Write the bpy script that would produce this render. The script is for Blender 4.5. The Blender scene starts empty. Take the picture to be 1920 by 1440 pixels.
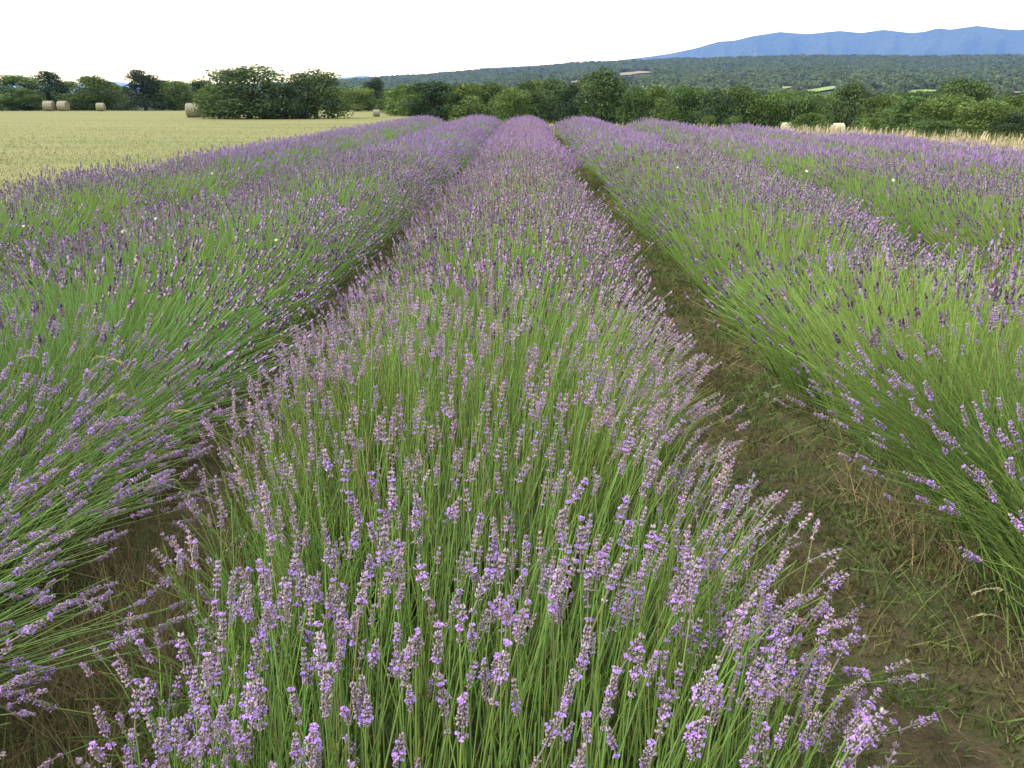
import bpy, math, random
import numpy as np

S = bpy.context.scene
COL = S.collection
R = math.radians
rng = np.random.default_rng(7)
random.seed(7)

# ------------------------------------------------------------------ camera
CAM_H, PITCH, YAW, LENS_F = 1.5, 18.41, 1.07, 1607.0      # LENS_F in photo pixels (1920 wide)
cam_d = bpy.data.cameras.new('camera')
cam_d.sensor_width = 36.0
cam_d.lens = 36.0 * LENS_F / 1920.0
cam_d.clip_start, cam_d.clip_end = 0.05, 90000.0
cam = bpy.data.objects.new('camera', cam_d)
cam.location = (0, 0, CAM_H)
cam.rotation_euler = (R(90 - PITCH), 0, R(YAW))
COL.objects.link(cam)
S.camera = cam

# ------------------------------------------------------------------ sky, sun, exposure
SUN_EL, SUN_AZ = 42.0, -108.0            # azimuth clockwise from +Y: light from the left, a little behind
W = bpy.data.worlds.new('World'); S.world = W; W.use_nodes = True
nt = W.node_tree; nt.nodes.clear()
sky = nt.nodes.new('ShaderNodeTexSky'); sky.sky_type = 'NISHITA'; sky.sun_disc = False
sky.sun_elevation = R(SUN_EL); sky.sun_rotation = R(SUN_AZ)
veil = nt.nodes.new('ShaderNodeRGB'); veil.outputs[0].default_value = (14.2, 14.1, 13.8, 1)   # bright even cloud cover
mx = nt.nodes.new('ShaderNodeMix'); mx.data_type = 'RGBA'; mx.inputs[0].default_value = 0.86
bg = nt.nodes.new('ShaderNodeBackground'); bg.inputs[1].default_value = 0.10
wo = nt.nodes.new('ShaderNodeOutputWorld')
nt.links.new(sky.outputs[0], mx.inputs[6]); nt.links.new(veil.outputs[0], mx.inputs[7])
nt.links.new(mx.outputs[2], bg.inputs[0]); nt.links.new(bg.outputs[0], wo.inputs[0])
sd = bpy.data.lights.new('sun', 'SUN'); sd.energy = 2.6; sd.angle = R(12); sd.color = (1.0, 0.95, 0.86)
so = bpy.data.objects.new('sun', sd); COL.objects.link(so)
so.rotation_euler = (R(90 - SUN_EL), 0, R(180 - SUN_AZ))
S.view_settings.view_transform = 'Standard'; S.view_settings.look = 'None'
S.view_settings.exposure = 0.65; S.view_settings.gamma = 1.0; S.view_settings.use_curve_mapping = False
S.render.engine = 'CYCLES'
S.cycles.max_bounces = 8; S.cycles.diffuse_bounces = 3; S.cycles.transmission_bounces = 3
S.cycles.glossy_bounces = 2; S.cycles.volume_bounces = 1; S.cycles.sample_clamp_indirect = 6

# ------------------------------------------------------------------ helpers
def ray(px, py):
    """world direction of a photo pixel"""
    a, b = (px - 960) / LENS_F, (720 - py) / LENS_F
    p, w = R(PITCH), R(YAW)
    f = math.cos(p) + math.sin(p) * b
    z = -math.sin(p) + math.cos(p) * b
    return np.array([a * math.cos(w) - f * math.sin(w), a * math.sin(w) + f * math.cos(w), z])

def at_depth(px, py, y):
    d = ray(px, py); t = y / d[1]
    return np.array([d[0] * t, y, CAM_H + d[2] * t])

def tag(o, label=None, cat=None, group=None, kind=None):
    if label: o['label'] = label
    if cat: o['category'] = cat
    if group: o['group'] = group
    if kind: o['kind'] = kind
    return o

def empty(name, loc, rz=0.0):
    o = bpy.data.objects.new(name, None); o.empty_display_size = 0.2
    o.location = loc; o.rotation_euler = (0, 0, rz); COL.objects.link(o)
    return o

def mesh_np(name, V, F, col=None, smooth=False):
    """V (n,3); F an (m,3) or (m,4) array or a list of such arrays"""
    Fs = F if isinstance(F, list) else [F]
    me = bpy.data.meshes.new(name)
    V = np.asarray(V, np.float32)
    me.vertices.add(len(V)); me.vertices.foreach_set('co', V.ravel())
    loops = np.concatenate([f.ravel() for f in Fs]).astype(np.int32)
    tot = np.concatenate([np.full(len(f), f.shape[1], np.int32) for f in Fs])
    st = np.concatenate([[0], np.cumsum(tot)[:-1]]).astype(np.int32)
    me.loops.add(len(loops)); me.loops.foreach_set('vertex_index', loops)
    me.polygons.add(len(tot)); me.polygons.foreach_set('loop_start', st); me.polygons.foreach_set('loop_total', tot)
    if smooth: me.polygons.foreach_set('use_smooth', np.ones(len(tot), bool))
    if col is not None:
        a = me.attributes.new('col', 'FLOAT_COLOR', 'POINT')
        c = np.ones((len(V), 4), np.float32); c[:, :3] = col
        a.data.foreach_set('color', c.ravel())
    me.update(calc_edges=True); me.validate()
    return me

def link(name, me, mat=None, parent=None, loc=None):
    if mat is not None and not me.materials: me.materials.append(mat)
    o = bpy.data.objects.new(name, me); COL.objects.link(o)
    if parent is not None: o.parent = parent
    if loc is not None: o.location = loc
    return o

_perm = np.random.default_rng(3).permutation(4096)
def vnoise(x, y, seed=0):
    """2-D value noise in 0..1"""
    xi, yi = np.floor(x).astype(int), np.floor(y).astype(int)
    fx, fy = x - xi, y - yi
    fx = fx * fx * (3 - 2 * fx); fy = fy * fy * (3 - 2 * fy)
    def h(a, b): return _perm[(_perm[(a + seed * 57) & 4095] + b) & 4095] / 4095.0
    return (h(xi, yi) * (1 - fx) + h(xi + 1, yi) * fx) * (1 - fy) + (h(xi, yi + 1) * (1 - fx) + h(xi + 1, yi + 1) * fx) * fy
def fnoise(x, y, seed=0, oct=4):
    s, a, t = 0, 1.0, 0
    for k in range(oct):
        s = s + a * vnoise(x * 2 ** k, y * 2 ** k, seed + k); t += a; a *= 0.55
    return s / t
def sstep(a, b, x):
    t = np.clip((x - a) / (b - a), 0, 1); return t * t * (3 - 2 * t)

# ------------------------------------------------------------------ materials
def mat_new(name):
    m = bpy.data.materials.new(name); m.use_nodes = True
    n = m.node_tree; n.nodes.clear()
    out = n.nodes.new('ShaderNodeOutputMaterial')
    return m, n, out
def N(n, t, **kw):
    x = n.nodes.new('ShaderNode' + t)
    for k, v in kw.items(): setattr(x, k, v)
    return x

def leaf_material(name, rough=0.6, transl=0.25, obj_var=0.0, spec=0.25, gain=1.0):
    """colour of each blade or petal from its own 'col', with some light coming through"""
    m, n, out = mat_new(name)
    at = N(n, 'Attribute', attribute_name='col')
    src = at.outputs['Color']
    oi = N(n, 'ObjectInfo')
    hs = N(n, 'HueSaturation')
    if obj_var > 0:
        mr = N(n, 'MapRange'); mr.inputs[3].default_value = gain * (1 - obj_var); mr.inputs[4].default_value = gain * (1 + obj_var)
        n.links.new(oi.outputs['Random'], mr.inputs[0]); n.links.new(mr.outputs[0], hs.inputs['Value'])
        m2 = N(n, 'Math', operation='MULTIPLY'); m2.inputs[1].default_value = 37.7
        m3 = N(n, 'Math', operation='FRACT')
        m4 = N(n, 'MapRange'); m4.inputs[3].default_value = 0.5 - obj_var * 0.10; m4.inputs[4].default_value = 0.5 + obj_var * 0.06
        n.links.new(oi.outputs['Random'], m2.inputs[0]); n.links.new(m2.outputs[0], m3.inputs[0])
        n.links.new(m3.outputs[0], m4.inputs[0]); n.links.new(m4.outputs[0], hs.inputs['Hue'])
    else:
        hs.inputs['Value'].default_value = gain
    n.links.new(src, hs.inputs['Color'])
    p = N(n, 'BsdfPrincipled'); p.inputs['Roughness'].default_value = rough
    p.inputs['Specular IOR Level'].default_value = spec
    tr = N(n, 'BsdfTranslucent')
    n.links.new(hs.outputs[0], p.inputs['Base Color']); n.links.new(hs.outputs[0], tr.inputs['Color'])
    mixs = N(n, 'MixShader'); mixs.inputs[0].default_value = transl
    n.links.new(p.outputs[0], mixs.inputs[1]); n.links.new(tr.outputs[0], mixs.inputs[2])
    n.links.new(mixs.outputs[0], out.inputs[0])
    return m

def ground_material(name, cols, scale, detail=8, rough=0.95, bump=0.3, fine=60.0, stretch=(1, 1, 1)):
    """patches of the given colours by noise, plus a fine grain that also drives a bump"""
    m, n, out = mat_new(name)
    tc = N(n, 'TexCoord'); mp = N(n, 'Mapping'); mp.inputs['Scale'].default_value = stretch
    n.links.new(tc.outputs['Object'], mp.inputs[0])
    n1 = N(n, 'TexNoise'); n1.inputs['Scale'].default_value = scale; n1.inputs['Detail'].default_value = detail; n1.inputs['Roughness'].default_value = 0.65
    n2 = N(n, 'TexNoise'); n2.inputs['Scale'].default_value = fine; n2.inputs['Detail'].default_value = 6; n2.inputs['Roughness'].default_value = 0.7
    n.links.new(mp.outputs[0], n1.inputs['Vector']); n.links.new(tc.outputs['Object'], n2.inputs['Vector'])
    cr = N(n, 'ValToRGB'); e = cr.color_ramp.elements
    k = len(cols)
    while len(e) < k: e.new(0.5)
    for i, c in enumerate(cols):
        e[i].position = 0.30 + 0.40 * i / max(1, k - 1); e[i].color = (*c, 1)
    n.links.new(n1.outputs['Fac'], cr.inputs[0])
    mr = N(n, 'MapRange'); mr.inputs[1].default_value = 0.3; mr.inputs[2].default_value = 0.7; mr.inputs[3].default_value = 0.6; mr.inputs[4].default_value = 1.4
    n.links.new(n2.outputs['Fac'], mr.inputs[0])
    hs = N(n, 'HueSaturation'); n.links.new(cr.outputs[0], hs.inputs['Color']); n.links.new(mr.outputs[0], hs.inputs['Value'])
    p = N(n, 'BsdfPrincipled'); p.inputs['Roughness'].default_value = rough; p.inputs['Specular IOR Level'].default_value = 0.1
    bp = N(n, 'Bump'); bp.inputs['Strength'].default_value = bump; bp.inputs['Distance'].default_value = 0.03
    n.links.new(n2.outputs['Fac'], bp.inputs['Height'])
    n.links.new(hs.outputs[0], p.inputs['Base Color']); n.links.new(bp.outputs[0], p.inputs['Normal'])
    n.links.new(p.outputs[0], out.inputs[0])
    return m

M_soil = ground_material('soil', [(.045, .036, .022), (.065, .052, .03), (.08, .072, .035), (.06, .075, .026)], 1.6)
M_path = ground_material('mossy_path', [(.050, .040, .026), (.092, .072, .046), (.115, .098, .060), (.078, .088, .040), (.055, .078, .030)], 3.2, fine=110, bump=0.6)
M_meadow = ground_material('mown_meadow', [(.140, .165, .064), (.160, .176, .074), (.200, .196, .096), (.162, .180, .076)], 0.40, fine=14, stretch=(.14, .9, 1), bump=0.3)  # darker than the stubble: shade between its blades is put into this colour
M_wood = ground_material('wood_floor', [(.025, .04, .015), (.035, .055, .02), (.05, .06, .025)], 0.05, fine=0.8)
M_mount = ground_material('wooded_mountain', [(.028, .042, .036), (.038, .053, .044), (.052, .066, .054)], 0.0016, fine=0.02, bump=0.0)
M_fars = ground_material('distant_hill', [(.05, .07, .05), (.07, .09, .07)], 0.001, fine=0.01, bump=0.0)
M_pale = ground_material('bare_clearing', [(.17, .15, .12), (.25, .22, .18)], 0.06, fine=0.8)
M_gfield = ground_material('green_field', [(.16, .23, .075), (.21, .27, .10)], 0.03, fine=0.5)
M_stem = leaf_material('lavender_stem', 0.55, 0.30)
M_spike = leaf_material('lavender_flower', 0.75, 0.18)
M_spike_o = leaf_material('lavender_flower_single', 0.75, 0.18, obj_var=0.14)
M_blade = leaf_material('grass_blade', 0.7, 0.25)
M_crown = leaf_material('tree_leaves', 0.7, 0.18, obj_var=0.16, spec=0.1)
M_forest = leaf_material('forest_leaves', 0.7, 0.3, obj_var=0.26)
M_bark = ground_material('bark', [(.05, .04, .03), (.09, .075, .055)], 3.0, fine=30)
M_hay = leaf_material('hay', 0.9, 0.0)
M_petal = leaf_material('white_petal', 0.6, 0.3)

# ------------------------------------------------------------------ terrain
ROW_X0, SPACING = -0.17, 2.15
def far_edge(x):
    """y of the end of the lavender rows"""
    return np.interp(x, [-6.6, 0.0, 2.2, 4.7, 7.1, 8.8], [40, 39, 34.5, 30.5, 27.0, 23.5])
def terrain(x, y):
    x = np.asarray(x, float); y = np.asarray(y, float)
    yb = np.interp(x, [-16, -9, -6, 0, 2.2, 8.8, 30], [122, 78, 46, 43, 38, 28, 20])
    s = np.maximum(y - yb, (x - 11.5) * 0.9)
    h = -2.2 * sstep(1.0, 55.0, s) - 5.0 * sstep(60, 300, s)
    return h

def grid_mesh(name, xs, ys, zf):
    X, Y = np.meshgrid(xs, ys); Z = zf(X, Y)
    V = np.stack([X, Y, Z], -1).reshape(-1, 3)
    nx, ny = len(xs), len(ys)
    i = np.arange((ny - 1) * (nx - 1)); r, c = i // (nx - 1), i % (nx - 1)
    a = r * nx + c
    return mesh_np(name, V, np.stack([a, a + 1, a + 1 + nx, a + nx], 1), smooth=True)

def geo(a, b, n): return list(np.geomspace(a, b, n))
xs = [-v for v in geo(165, 26000, 26)[::-1]] + list(np.arange(-160, 161, 4.0)) + geo(165, 26000, 26)
ys = [-v for v in geo(45, 26000, 22)[::-1]] + list(np.arange(-40, 201, 4.0)) + geo(206, 26000, 26)
m_two = grid_mesh('ground', np.array(xs), np.array(ys), terrain)
g = link('ground', m_two, M_soil); tag(g, kind='structure')
# woodland floor replaces soil colour outside the field
m_two.materials.append(M_wood)
ctr = np.zeros(len(m_two.polygons) * 3); m_two.polygons.foreach_get('center', ctr); ctr = ctr.reshape(-1, 3)
outside = (ctr[:, 1] > np.interp(ctr[:, 0], [-16, -9, -6, 0, 9], [124, 80, 52, 48, 40])) | (ctr[:, 0] > 14) | (np.abs(ctr[:, 0]) > 150) | (ctr[:, 1] < -40)
m_two.polygons.foreach_set('material_index', outside.astype(np.int32))

# mown meadow on the left: a sheet just above the ground, edge a little ragged
def meadow_sheet():
    ysv = np.concatenate([np.arange(-12, 60, 1.0), np.arange(60, 121, 2.0)])
    k = 14; V = []
    for y in ysv:
        right = np.interp(y, [-12, 40, 46, 60, 76, 92, 120], [-5.7, -5.5, -5.6, -7.0, -9.6, -12.5, -16]) + 0.25 * (vnoise(np.array([y * .9]), np.array([3.3]))[0] - .5)
        for u in np.linspace(0, 1, k): V.append((right - 120 * (1 - u) ** 2.2, y, 0.012))
    a = np.array([r * k + c for r in range(len(ysv) - 1) for c in range(k - 1)])
    return mesh_np('meadow', np.array(V), np.stack([a, a + 1, a + 1 + k, a + k], 1))
mo = link('meadow', meadow_sheet(), M_meadow); tag(mo, kind='structure')

# bare strips between the rows: uneven earth, close to the camera modelled clod by clod
for k in range(-2, 4):
    xc = ROW_X0 + SPACING * (k + 0.5)
    y1 = float(far_edge(xc)) + 0.5
    ysv = np.concatenate([np.arange(0.6, 7.0, 0.045), np.arange(7.0, y1, 0.5)]) if k in (-1, 0) else np.arange(-1, y1, 0.5)
    us = np.linspace(-.60, .60, 28 if k in (-1, 0) else 3)
    X, Yv = np.meshgrid(us + xc, ysv)
    Z = .006 + .045 * np.clip(fnoise(X * 7, Yv * 7, 12, 3) - .42, 0, 1) + .05 * np.clip(fnoise(X * 24, Yv * 24, 15, 2) - .5, 0, 1)
    Z[:, 0] = Z[:, -1] = .006
    V = np.stack([X, Yv, Z], -1).reshape(-1, 3); m = len(us); i = np.arange((len(ysv) - 1) * (m - 1)); a = (i // (m - 1)) * m + i % (m - 1)
    po = link('path', mesh_np('path', V, np.stack([a, a + 1, a + 1 + m, a + m], 1), smooth=True), M_path); tag(po, kind='structure')

# ------------------------------------------------------------------ wooded hillside, mountains, far hills
HILL_PX = [-700, 200, 400, 640, 800, 900, 1000, 1080, 1200, 1300, 1500, 1920, 2700]
HILL_PY = [186, 178, 168, 153, 143, 136, 130, 122, 117, 113, 109, 109, 125]
def az_of(px): d = ray(px, 185); return math.atan2(d[0], d[1])
HILL_AZ = [az_of(p) for p in HILL_PX]
HILL_EL = [ray(p, y)[2] / math.hypot(*ray(p, y)[:2]) for p, y in zip(HILL_PX, HILL_PY)]
def hill_h(az, r):
    RC = 2200.0
    el = np.interp(az, HILL_AZ, HILL_EL)
    top = CAM_H + RC * el
    u = np.clip((r - 300) / (RC - 300), 0, 1)
    prof = 0.55 * u + 0.45 * u ** 2
    h = -12 + (top + 12) * prof
    h = h + (fnoise(az * 14 + 9, r * .004, 5, 3) - .5) * 16 * np.sin(np.clip(u, 0, 1) * math.pi)
    return np.where(r > RC, top - (r - RC) * 0.12, h)
azs = np.linspace(az_of(-700), az_of(2700), 150)
rs = np.concatenate([np.linspace(260, 2200, 70), np.linspace(2260, 3300, 8)])
def polar_mesh(name, azs, rs, hf, smooth=True):
    A, RR = np.meshgrid(azs, rs)
    V = np.stack([RR * np.sin(A), RR * np.cos(A), hf(A, RR)], -1).reshape(-1, 3)
    n = len(azs); i = np.arange((len(rs) - 1) * (n - 1)); a = (i // (n - 1)) * n + i % (n - 1)
    return mesh_np(name, V, np.stack([a, a + 1, a + 1 + n, a + n], 1), smooth=smooth)
ho = link('hillside', polar_mesh('hillside', azs, rs, hill_h), M_wood); tag(ho, kind='structure')

MT_PX = [900, 1130, 1215, 1255, 1300, 1340, 1370, 1400, 1450, 1500, 1560, 1600, 1640, 1690, 1715, 1740, 1762, 1810, 1850, 1885, 1920, 2050, 2200, 2400, 2700, 3000]
MT_PY = [128, 116, 106, 100, 90, 78, 76, 68, 60, 64, 58, 62, 56, 62, 60, 53, 56, 49, 54, 57, 53, 60, 52, 66, 90, 130]
MT_AZ = [az_of(p) for p in MT_PX]
MT_EL = [ray(p, y)[2] / math.hypot(*ray(p, y)[:2]) for p, y in zip(MT_PX, MT_PY)]
def mount_h(az, r):
    RC = 9500.0
    top = CAM_H + RC * np.interp(az, MT_AZ, MT_EL)
    u = np.clip((r - 6500) / (RC - 6500), 0, 1)
    ridge = np.abs(fnoise(az * 42, r * .00035, 11, 4) - .5) * 2
    h = -10 + (top + 10) * (u ** 1.25)
    h = h - ridge * 520 * np.sin(u * math.pi) * np.clip(top / 730, 0, 1)
    return np.where(r > RC, top - (r - RC) * 0.25, h)
mo2 = link('mountains', polar_mesh('mountains', np.linspace(az_of(900), az_of(3000), 260), np.concatenate([np.linspace(6500, 9500, 50), np.linspace(9800, 12500, 8)]), mount_h), M_mount)
tag(mo2, kind='structure')
FH_PX = [-800, -300, 0, 130, 200, 260, 330, 400, 520, 640, 690, 730, 800, 900, 1000, 1100, 1300, 1500]
FH_PY = [152, 156, 152, 156, 150, 153, 156, 160, 156, 143, 139, 144, 150, 146, 140, 136, 140, 160]
FH_AZ = [az_of(p) for p in FH_PX]; FH_EL = [ray(p, y)[2] / math.hypot(*ray(p, y)[:2]) for p, y in zip(FH_PX, FH_PY)]
def far_h(az, r):
    RC = 22000.0
    top = RC * np.interp(az, FH_AZ, FH_EL) + (fnoise(az * 60, az * 0 + 2, 3, 3) - .5) * 60
    return np.where(r > RC, top - (r - RC) * .3, top * np.clip((r - 18000) / 4000, 0, 1) - 30)
fo = link('distant_hills', polar_mesh('distant_hills', np.linspace(az_of(-800), az_of(1500), 160), np.array([18000, 19500, 21000, 22000, 23500, 25500.]), far_h), M_fars)
tag(fo, kind='structure')

# clearings on the hillside: find where the ray of a photo pixel meets the hill
def hill_hit(px, py):
    d = ray(px, py); hz = math.hypot(d[0], d[1]); az = math.atan2(d[0], d[1]); e = d[2] / hz
    r = np.linspace(320, 2200, 900); h = hill_h(np.full_like(r, az), r) + 3.0
    hit = np.where(h >= CAM_H + r * e)[0]
    return az, (r[hit[0]] if len(hit) else 2150.0)
CLEAR = []      # az, r, half-angle, half-depth
def clearing(px, py, wpx, depth, mat):
    az, r = hill_hit(px, py); ha = wpx / 2 / LENS_F
    CLEAR.append((az, r, ha * 1.05, depth * 1.1, ha))
    th = np.linspace(0, 2 * math.pi, 36, endpoint=False)
    w = 1 + 0.18 * np.sin(3 * th + px) + 0.1 * np.sin(5 * th)
    rings = [np.zeros(36) + 1e-3, np.full(36, .5), np.full(36, 1.0)]
    V = []
    for q in rings:
        A = az + ha * q * w * np.cos(th); RR = r + depth * q * w * np.sin(th)
        V.append(np.stack([RR * np.sin(A), RR * np.cos(A), hill_h(A, RR) + 1.2], 1))
    V = np.concatenate(V); F = []
    for a in (0, 36):
        for i in range(36): F.append((a + i, a + (i + 1) % 36, a + 36 + (i + 1) % 36, a + 36 + i))
    o = link('clearing', mesh_np('clearing', V, np.array(F)), mat); tag(o, kind='structure')
clearing(1190, 134, 62, 45, M_pale)
clearing(1085, 150, 40, 22, M_pale)
clearing(1477, 160, 32, 30, M_gfield)
clearing(1540, 163, 62, 34, M_gfield)
clearing(1730, 166, 60, 14, M_gfield)
clearing(1912, 168, 22, 12, M_pale)

# ------------------------------------------------------------------ trees
def tube(pts, rad, sides=6):
    """tapered tube through pts"""
    pts = np.array(pts, float); V, F = [], []
    for i, p in enumerate(pts):
        t = pts[min(i + 1, len(pts) - 1)] - pts[max(i - 1, 0)]; t /= np.linalg.norm(t) + 1e-9
        a = np.cross(t, [0.31, 0.9, 0.1]); a /= np.linalg.norm(a) + 1e-9; b = np.cross(t, a)
        for k in range(sides):
            q = 2 * math.pi * k / sides
            V.append(p + rad[i] * (a * math.cos(q) + b * math.sin(q)))
    for i in range(len(pts) - 1):
        for k in range(sides):
            F.append((i * sides + k, i * sides + (k + 1) % sides, (i + 1) * sides + (k + 1) % sides, (i + 1) * sides + k))
    return np.array(V), np.array(F)
def join(parts):
    V, F, o = [], [], 0
    for v, f in parts:
        V.append(v); F.append(f + o); o += len(v)
    return np.concatenate(V), np.concatenate(F)

def leaf_quads(P, Nrm, size, r, jit=0.7):
    """one folded leaf spray (2 quads) per point, roughly facing along Nrm"""
    n = len(P)
    d = Nrm + r.normal(0, jit, (n, 3)); d /= np.linalg.norm(d, axis=1, keepdims=True)
    a = np.cross(d, r.normal(0, 1, (n, 3))); a /= np.linalg.norm(a, axis=1, keepdims=True) + 1e-9
    b = np.cross(d, a)
    s = (size * r.uniform(.55, 1.3, n))[:, None]
    w = r.uniform(.45, .8, n)[:, None]
    c = [P - a * s * .5, P - b * s * w * .5 + d * s * .12, P + a * s * .5, P + b * s * w * .5 + d * s * .12]
    V = np.stack(c, 1).reshape(-1, 3); i = np.arange(n) * 4
    F = np.concatenate([np.stack([i, i + 1, i + 2], 1), np.stack([i, i + 2, i + 3], 1)])
    return V, F

def crown_mesh(kind, seed, n=9000, leaf=0.20):
    """unit-ish crown about 5 m tall, 5 m wide standing on z = 0"""
    r = np.random.default_rng(seed); lobes = []
    if kind == 'pine':
        for k in range(40):
            h = r.uniform(0, 1) ** .9; w = (1 - .60 * h) * 1.9
            q = r.uniform(0, 6.28); lobes.append((w * math.cos(q) * r.uniform(.3, .9), w * math.sin(q) * r.uniform(.3, .9), .35 + h * 4.2, r.uniform(.55, .95) * (1.15 - .45 * h), .6))
        for k in range(5): lobes.append((r.normal(0, .35), r.normal(0, .35), r.uniform(4.1, 4.7), .55, .8))
        base, hi = np.array([.030, .048, .030]), np.array([.045, .070, .040])
    else:
        if kind == 'bush': nl, zlo, zhi = 58, .4, 4.1
        elif kind == 'tall': nl, zlo, zhi = 30, .4, 4.2
        else: nl, zlo, zhi = 30, .4, 4.1
        for k in range(nl):
            z = r.uniform(zlo, zhi); e = (z - 1.6) / 3.2
            w = 2.1 * math.sqrt(max(.10, 1 - e * e)) * (0.72 if kind == 'tall' else 1.0)
            q = r.uniform(0, 6.28); rr = math.sqrt(r.uniform(.05, 1)) * w
            lobes.append((rr * math.cos(q), rr * math.sin(q), z, r.uniform(.6, 1.15), r.uniform(.7, 1.0)))
        for k in range(9):
            q = r.uniform(0, 6.28); w = r.uniform(.1, 1.35) * (.7 if kind == 'tall' else 1); lobes.append((w * math.cos(q), w * math.sin(q), 4.35 - .35 * w * w + r.normal(0, .12), r.uniform(.55, .8), .8))
        for k in range(14 if kind in ('bush', 'dark') else 6):
            q = r.uniform(0, 6.28); lobes.append((1.75 * math.cos(q) * r.uniform(.6, 1), 1.75 * math.sin(q) * r.uniform(.6, 1), r.uniform(.3, .8), r.uniform(.55, .8), .8))
        pal = {'round': ([.048, .088, .030], [.080, .125, .044]), 'bush': ([.046, .080, .034], [.078, .112, .050]), 'tall': ([.042, .076, .030], [.068, .108, .042]),
               'light': ([.07, .12, .03], [.11, .16, .05]), 'dark': ([.03, .055, .028], [.045, .075, .035])}[kind]
        base, hi = np.array(pal[0]) * 1.22, np.array(pal[1]) * 1.22
    Ls = np.array(lobes); area = Ls[:, 3] ** 2; pick = r.choice(len(Ls), n, p=area / area.sum())
    d = r.normal(0, 1, (n, 3)); d[:, 2] += .25; d /= np.linalg.norm(d, axis=1, keepdims=True)
    rad = Ls[pick, 3] * np.where(r.random(n) < .8, r.uniform(.74, 1.04, n), r.uniform(.2, .8, n))
    P = Ls[pick, :3] + d * rad[:, None] * np.stack([np.ones(n), np.ones(n), Ls[pick, 4]], 1)
    P[:, 2] = np.maximum(P[:, 2], r.uniform(.03, .3, n))
    P[:, :2] *= 2.35 / np.quantile(np.hypot(P[:, 0], P[:, 1]), .96); P[:, 2] *= 4.9 / np.quantile(P[:, 2], .985)
    V, F = leaf_quads(P, d, leaf, r)
    lobe_t = r.uniform(.68, 1.3, len(Ls))[pick]
    c = base + (hi - base) * r.uniform(0, 1, n)[:, None]
    c = c * lobe_t[:, None] * r.uniform(.8, 1.2, n)[:, None]
    col = np.repeat(c, 4, axis=0)
    me = mesh_np('crown', V, F, col); me.materials.append(M_crown)
    # trunk and limbs
    parts = [tube([(0, 0, -.4), (.05, .02, .5), (.0, .08, 1.5), (.05, 0, 3.2)], [.2, .16, .12, .04])]
    for k in range(7):
        l = lobes[int(r.integers(len(lobes)))]; z0 = r.uniform(.4, 1.8)
        parts.append(tube([(0.03, .03, z0), (l[0] * .5, l[1] * .5, z0 + (l[2] - z0) * .6), (l[0], l[1], max(l[2], z0 + .2))], [.08, .055, .02], 5))
    if kind == 'pine': parts.append(tube([(.05, 0, 3.0), (0, 0, 4.5)], [.06, .02], 5))
    Vt, Ft = join(parts)
    mt = mesh_np('trunk', Vt, Ft, smooth=True); mt.materials.append(M_bark)
    return me, mt
VAR = {}
for ki, kind in enumerate(['round', 'bush', 'tall', 'light', 'dark', 'pine']):
    VAR[kind] = [crown_mesh(kind, 100 + 10 * ki + j) for j in range(3 if kind in ('round', 'light', 'dark') else 2)]

rt = random.Random(5)
def tree(px, wpx, top, D, kind, label, group=None, name=None, sink=0.0, deep=None):
    """a tree whose crown is wpx wide and reaches photo row top, standing D metres ahead on the terrain"""
    p = at_depth(px, top, D); gz = float(terrain(p[0], p[1])) - sink
    dist = D / ray(px, 185)[1]
    w = wpx / LENS_F * dist; h = p[2] - gz
    me, mt = VAR[kind][rt.randrange(len(VAR[kind]))]
    nm = name or {'pine': 'pine_tree', 'bush': 'bush', 'round': 'tree', 'tall': 'tree', 'light': 'tree', 'dark': 'tree'}[kind]
    o = empty(nm, (p[0], p[1], gz), rt.uniform(0, 6.28))
    sw = w / 4.7; o.scale = (sw, sw * (deep or 1.0), h / 4.95)
    tag(o, label, 'bush' if nm in ('bush', 'shrub') else 'tree', group)
    for n_, m_ in (('trunk', mt), ('crown', me)):
        c = bpy.data.objects.new(n_, m_); COL.objects.link(c); c.parent = o
    return o

# left, beyond the mown meadow
tree(15, 130, 143, 118, 'round', 'rounded green tree at the left end of the tree line beyond the meadow')
tree(84, 84, 136, 122, 'dark', 'dark peaked tree standing right behind the pair of hay bales')
tree(42, 70, 166, 117, 'light', 'low pale green bush just left of the pair of hay bales', name='bush')
tree(165, 105, 145, 119, 'round', 'broad green tree behind the single small bale left of the pine')
tree(218, 60, 160, 124, 'light', 'small green tree squeezed against the left side of the dark pine')
tree(265, 88, 134, 118, 'pine', 'dark pine with a ragged top on the far side of the meadow')
tree(322, 86, 152, 120, 'round', 'middling green tree between the dark pine and the bale by the bushes')
tree(375, 90, 152, 126, 'tall', 'green tree partly hidden behind the bale and the big bush')
# the bushes standing in the meadow
tree(462, 172, 129, 70, 'bush', 'big rounded dark green bush standing in the meadow beside a hay bale', name='bush')
tree(405, 90, 160, 71, 'light', 'feathery pale green bush hanging over the hay bale', name='bush')
tree(588, 125, 136, 71, 'bush', 'smaller bush joined to the right side of the big meadow bush', name='bush')
tree(530, 90, 160, 69, 'dark', 'low dark bush filling the notch between the two meadow bushes', name='bush')
# between the bushes and the lavender
tree(668, 75, 166, 112, 'light', 'light green low tree just right of the meadow bushes')
tree(700, 62, 149, 120, 'pine', 'small dark pine above the lone bale near the row ends')
tree(735, 60, 168, 100, 'round', 'small rounded tree right of the lone bale near the row ends')
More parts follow.
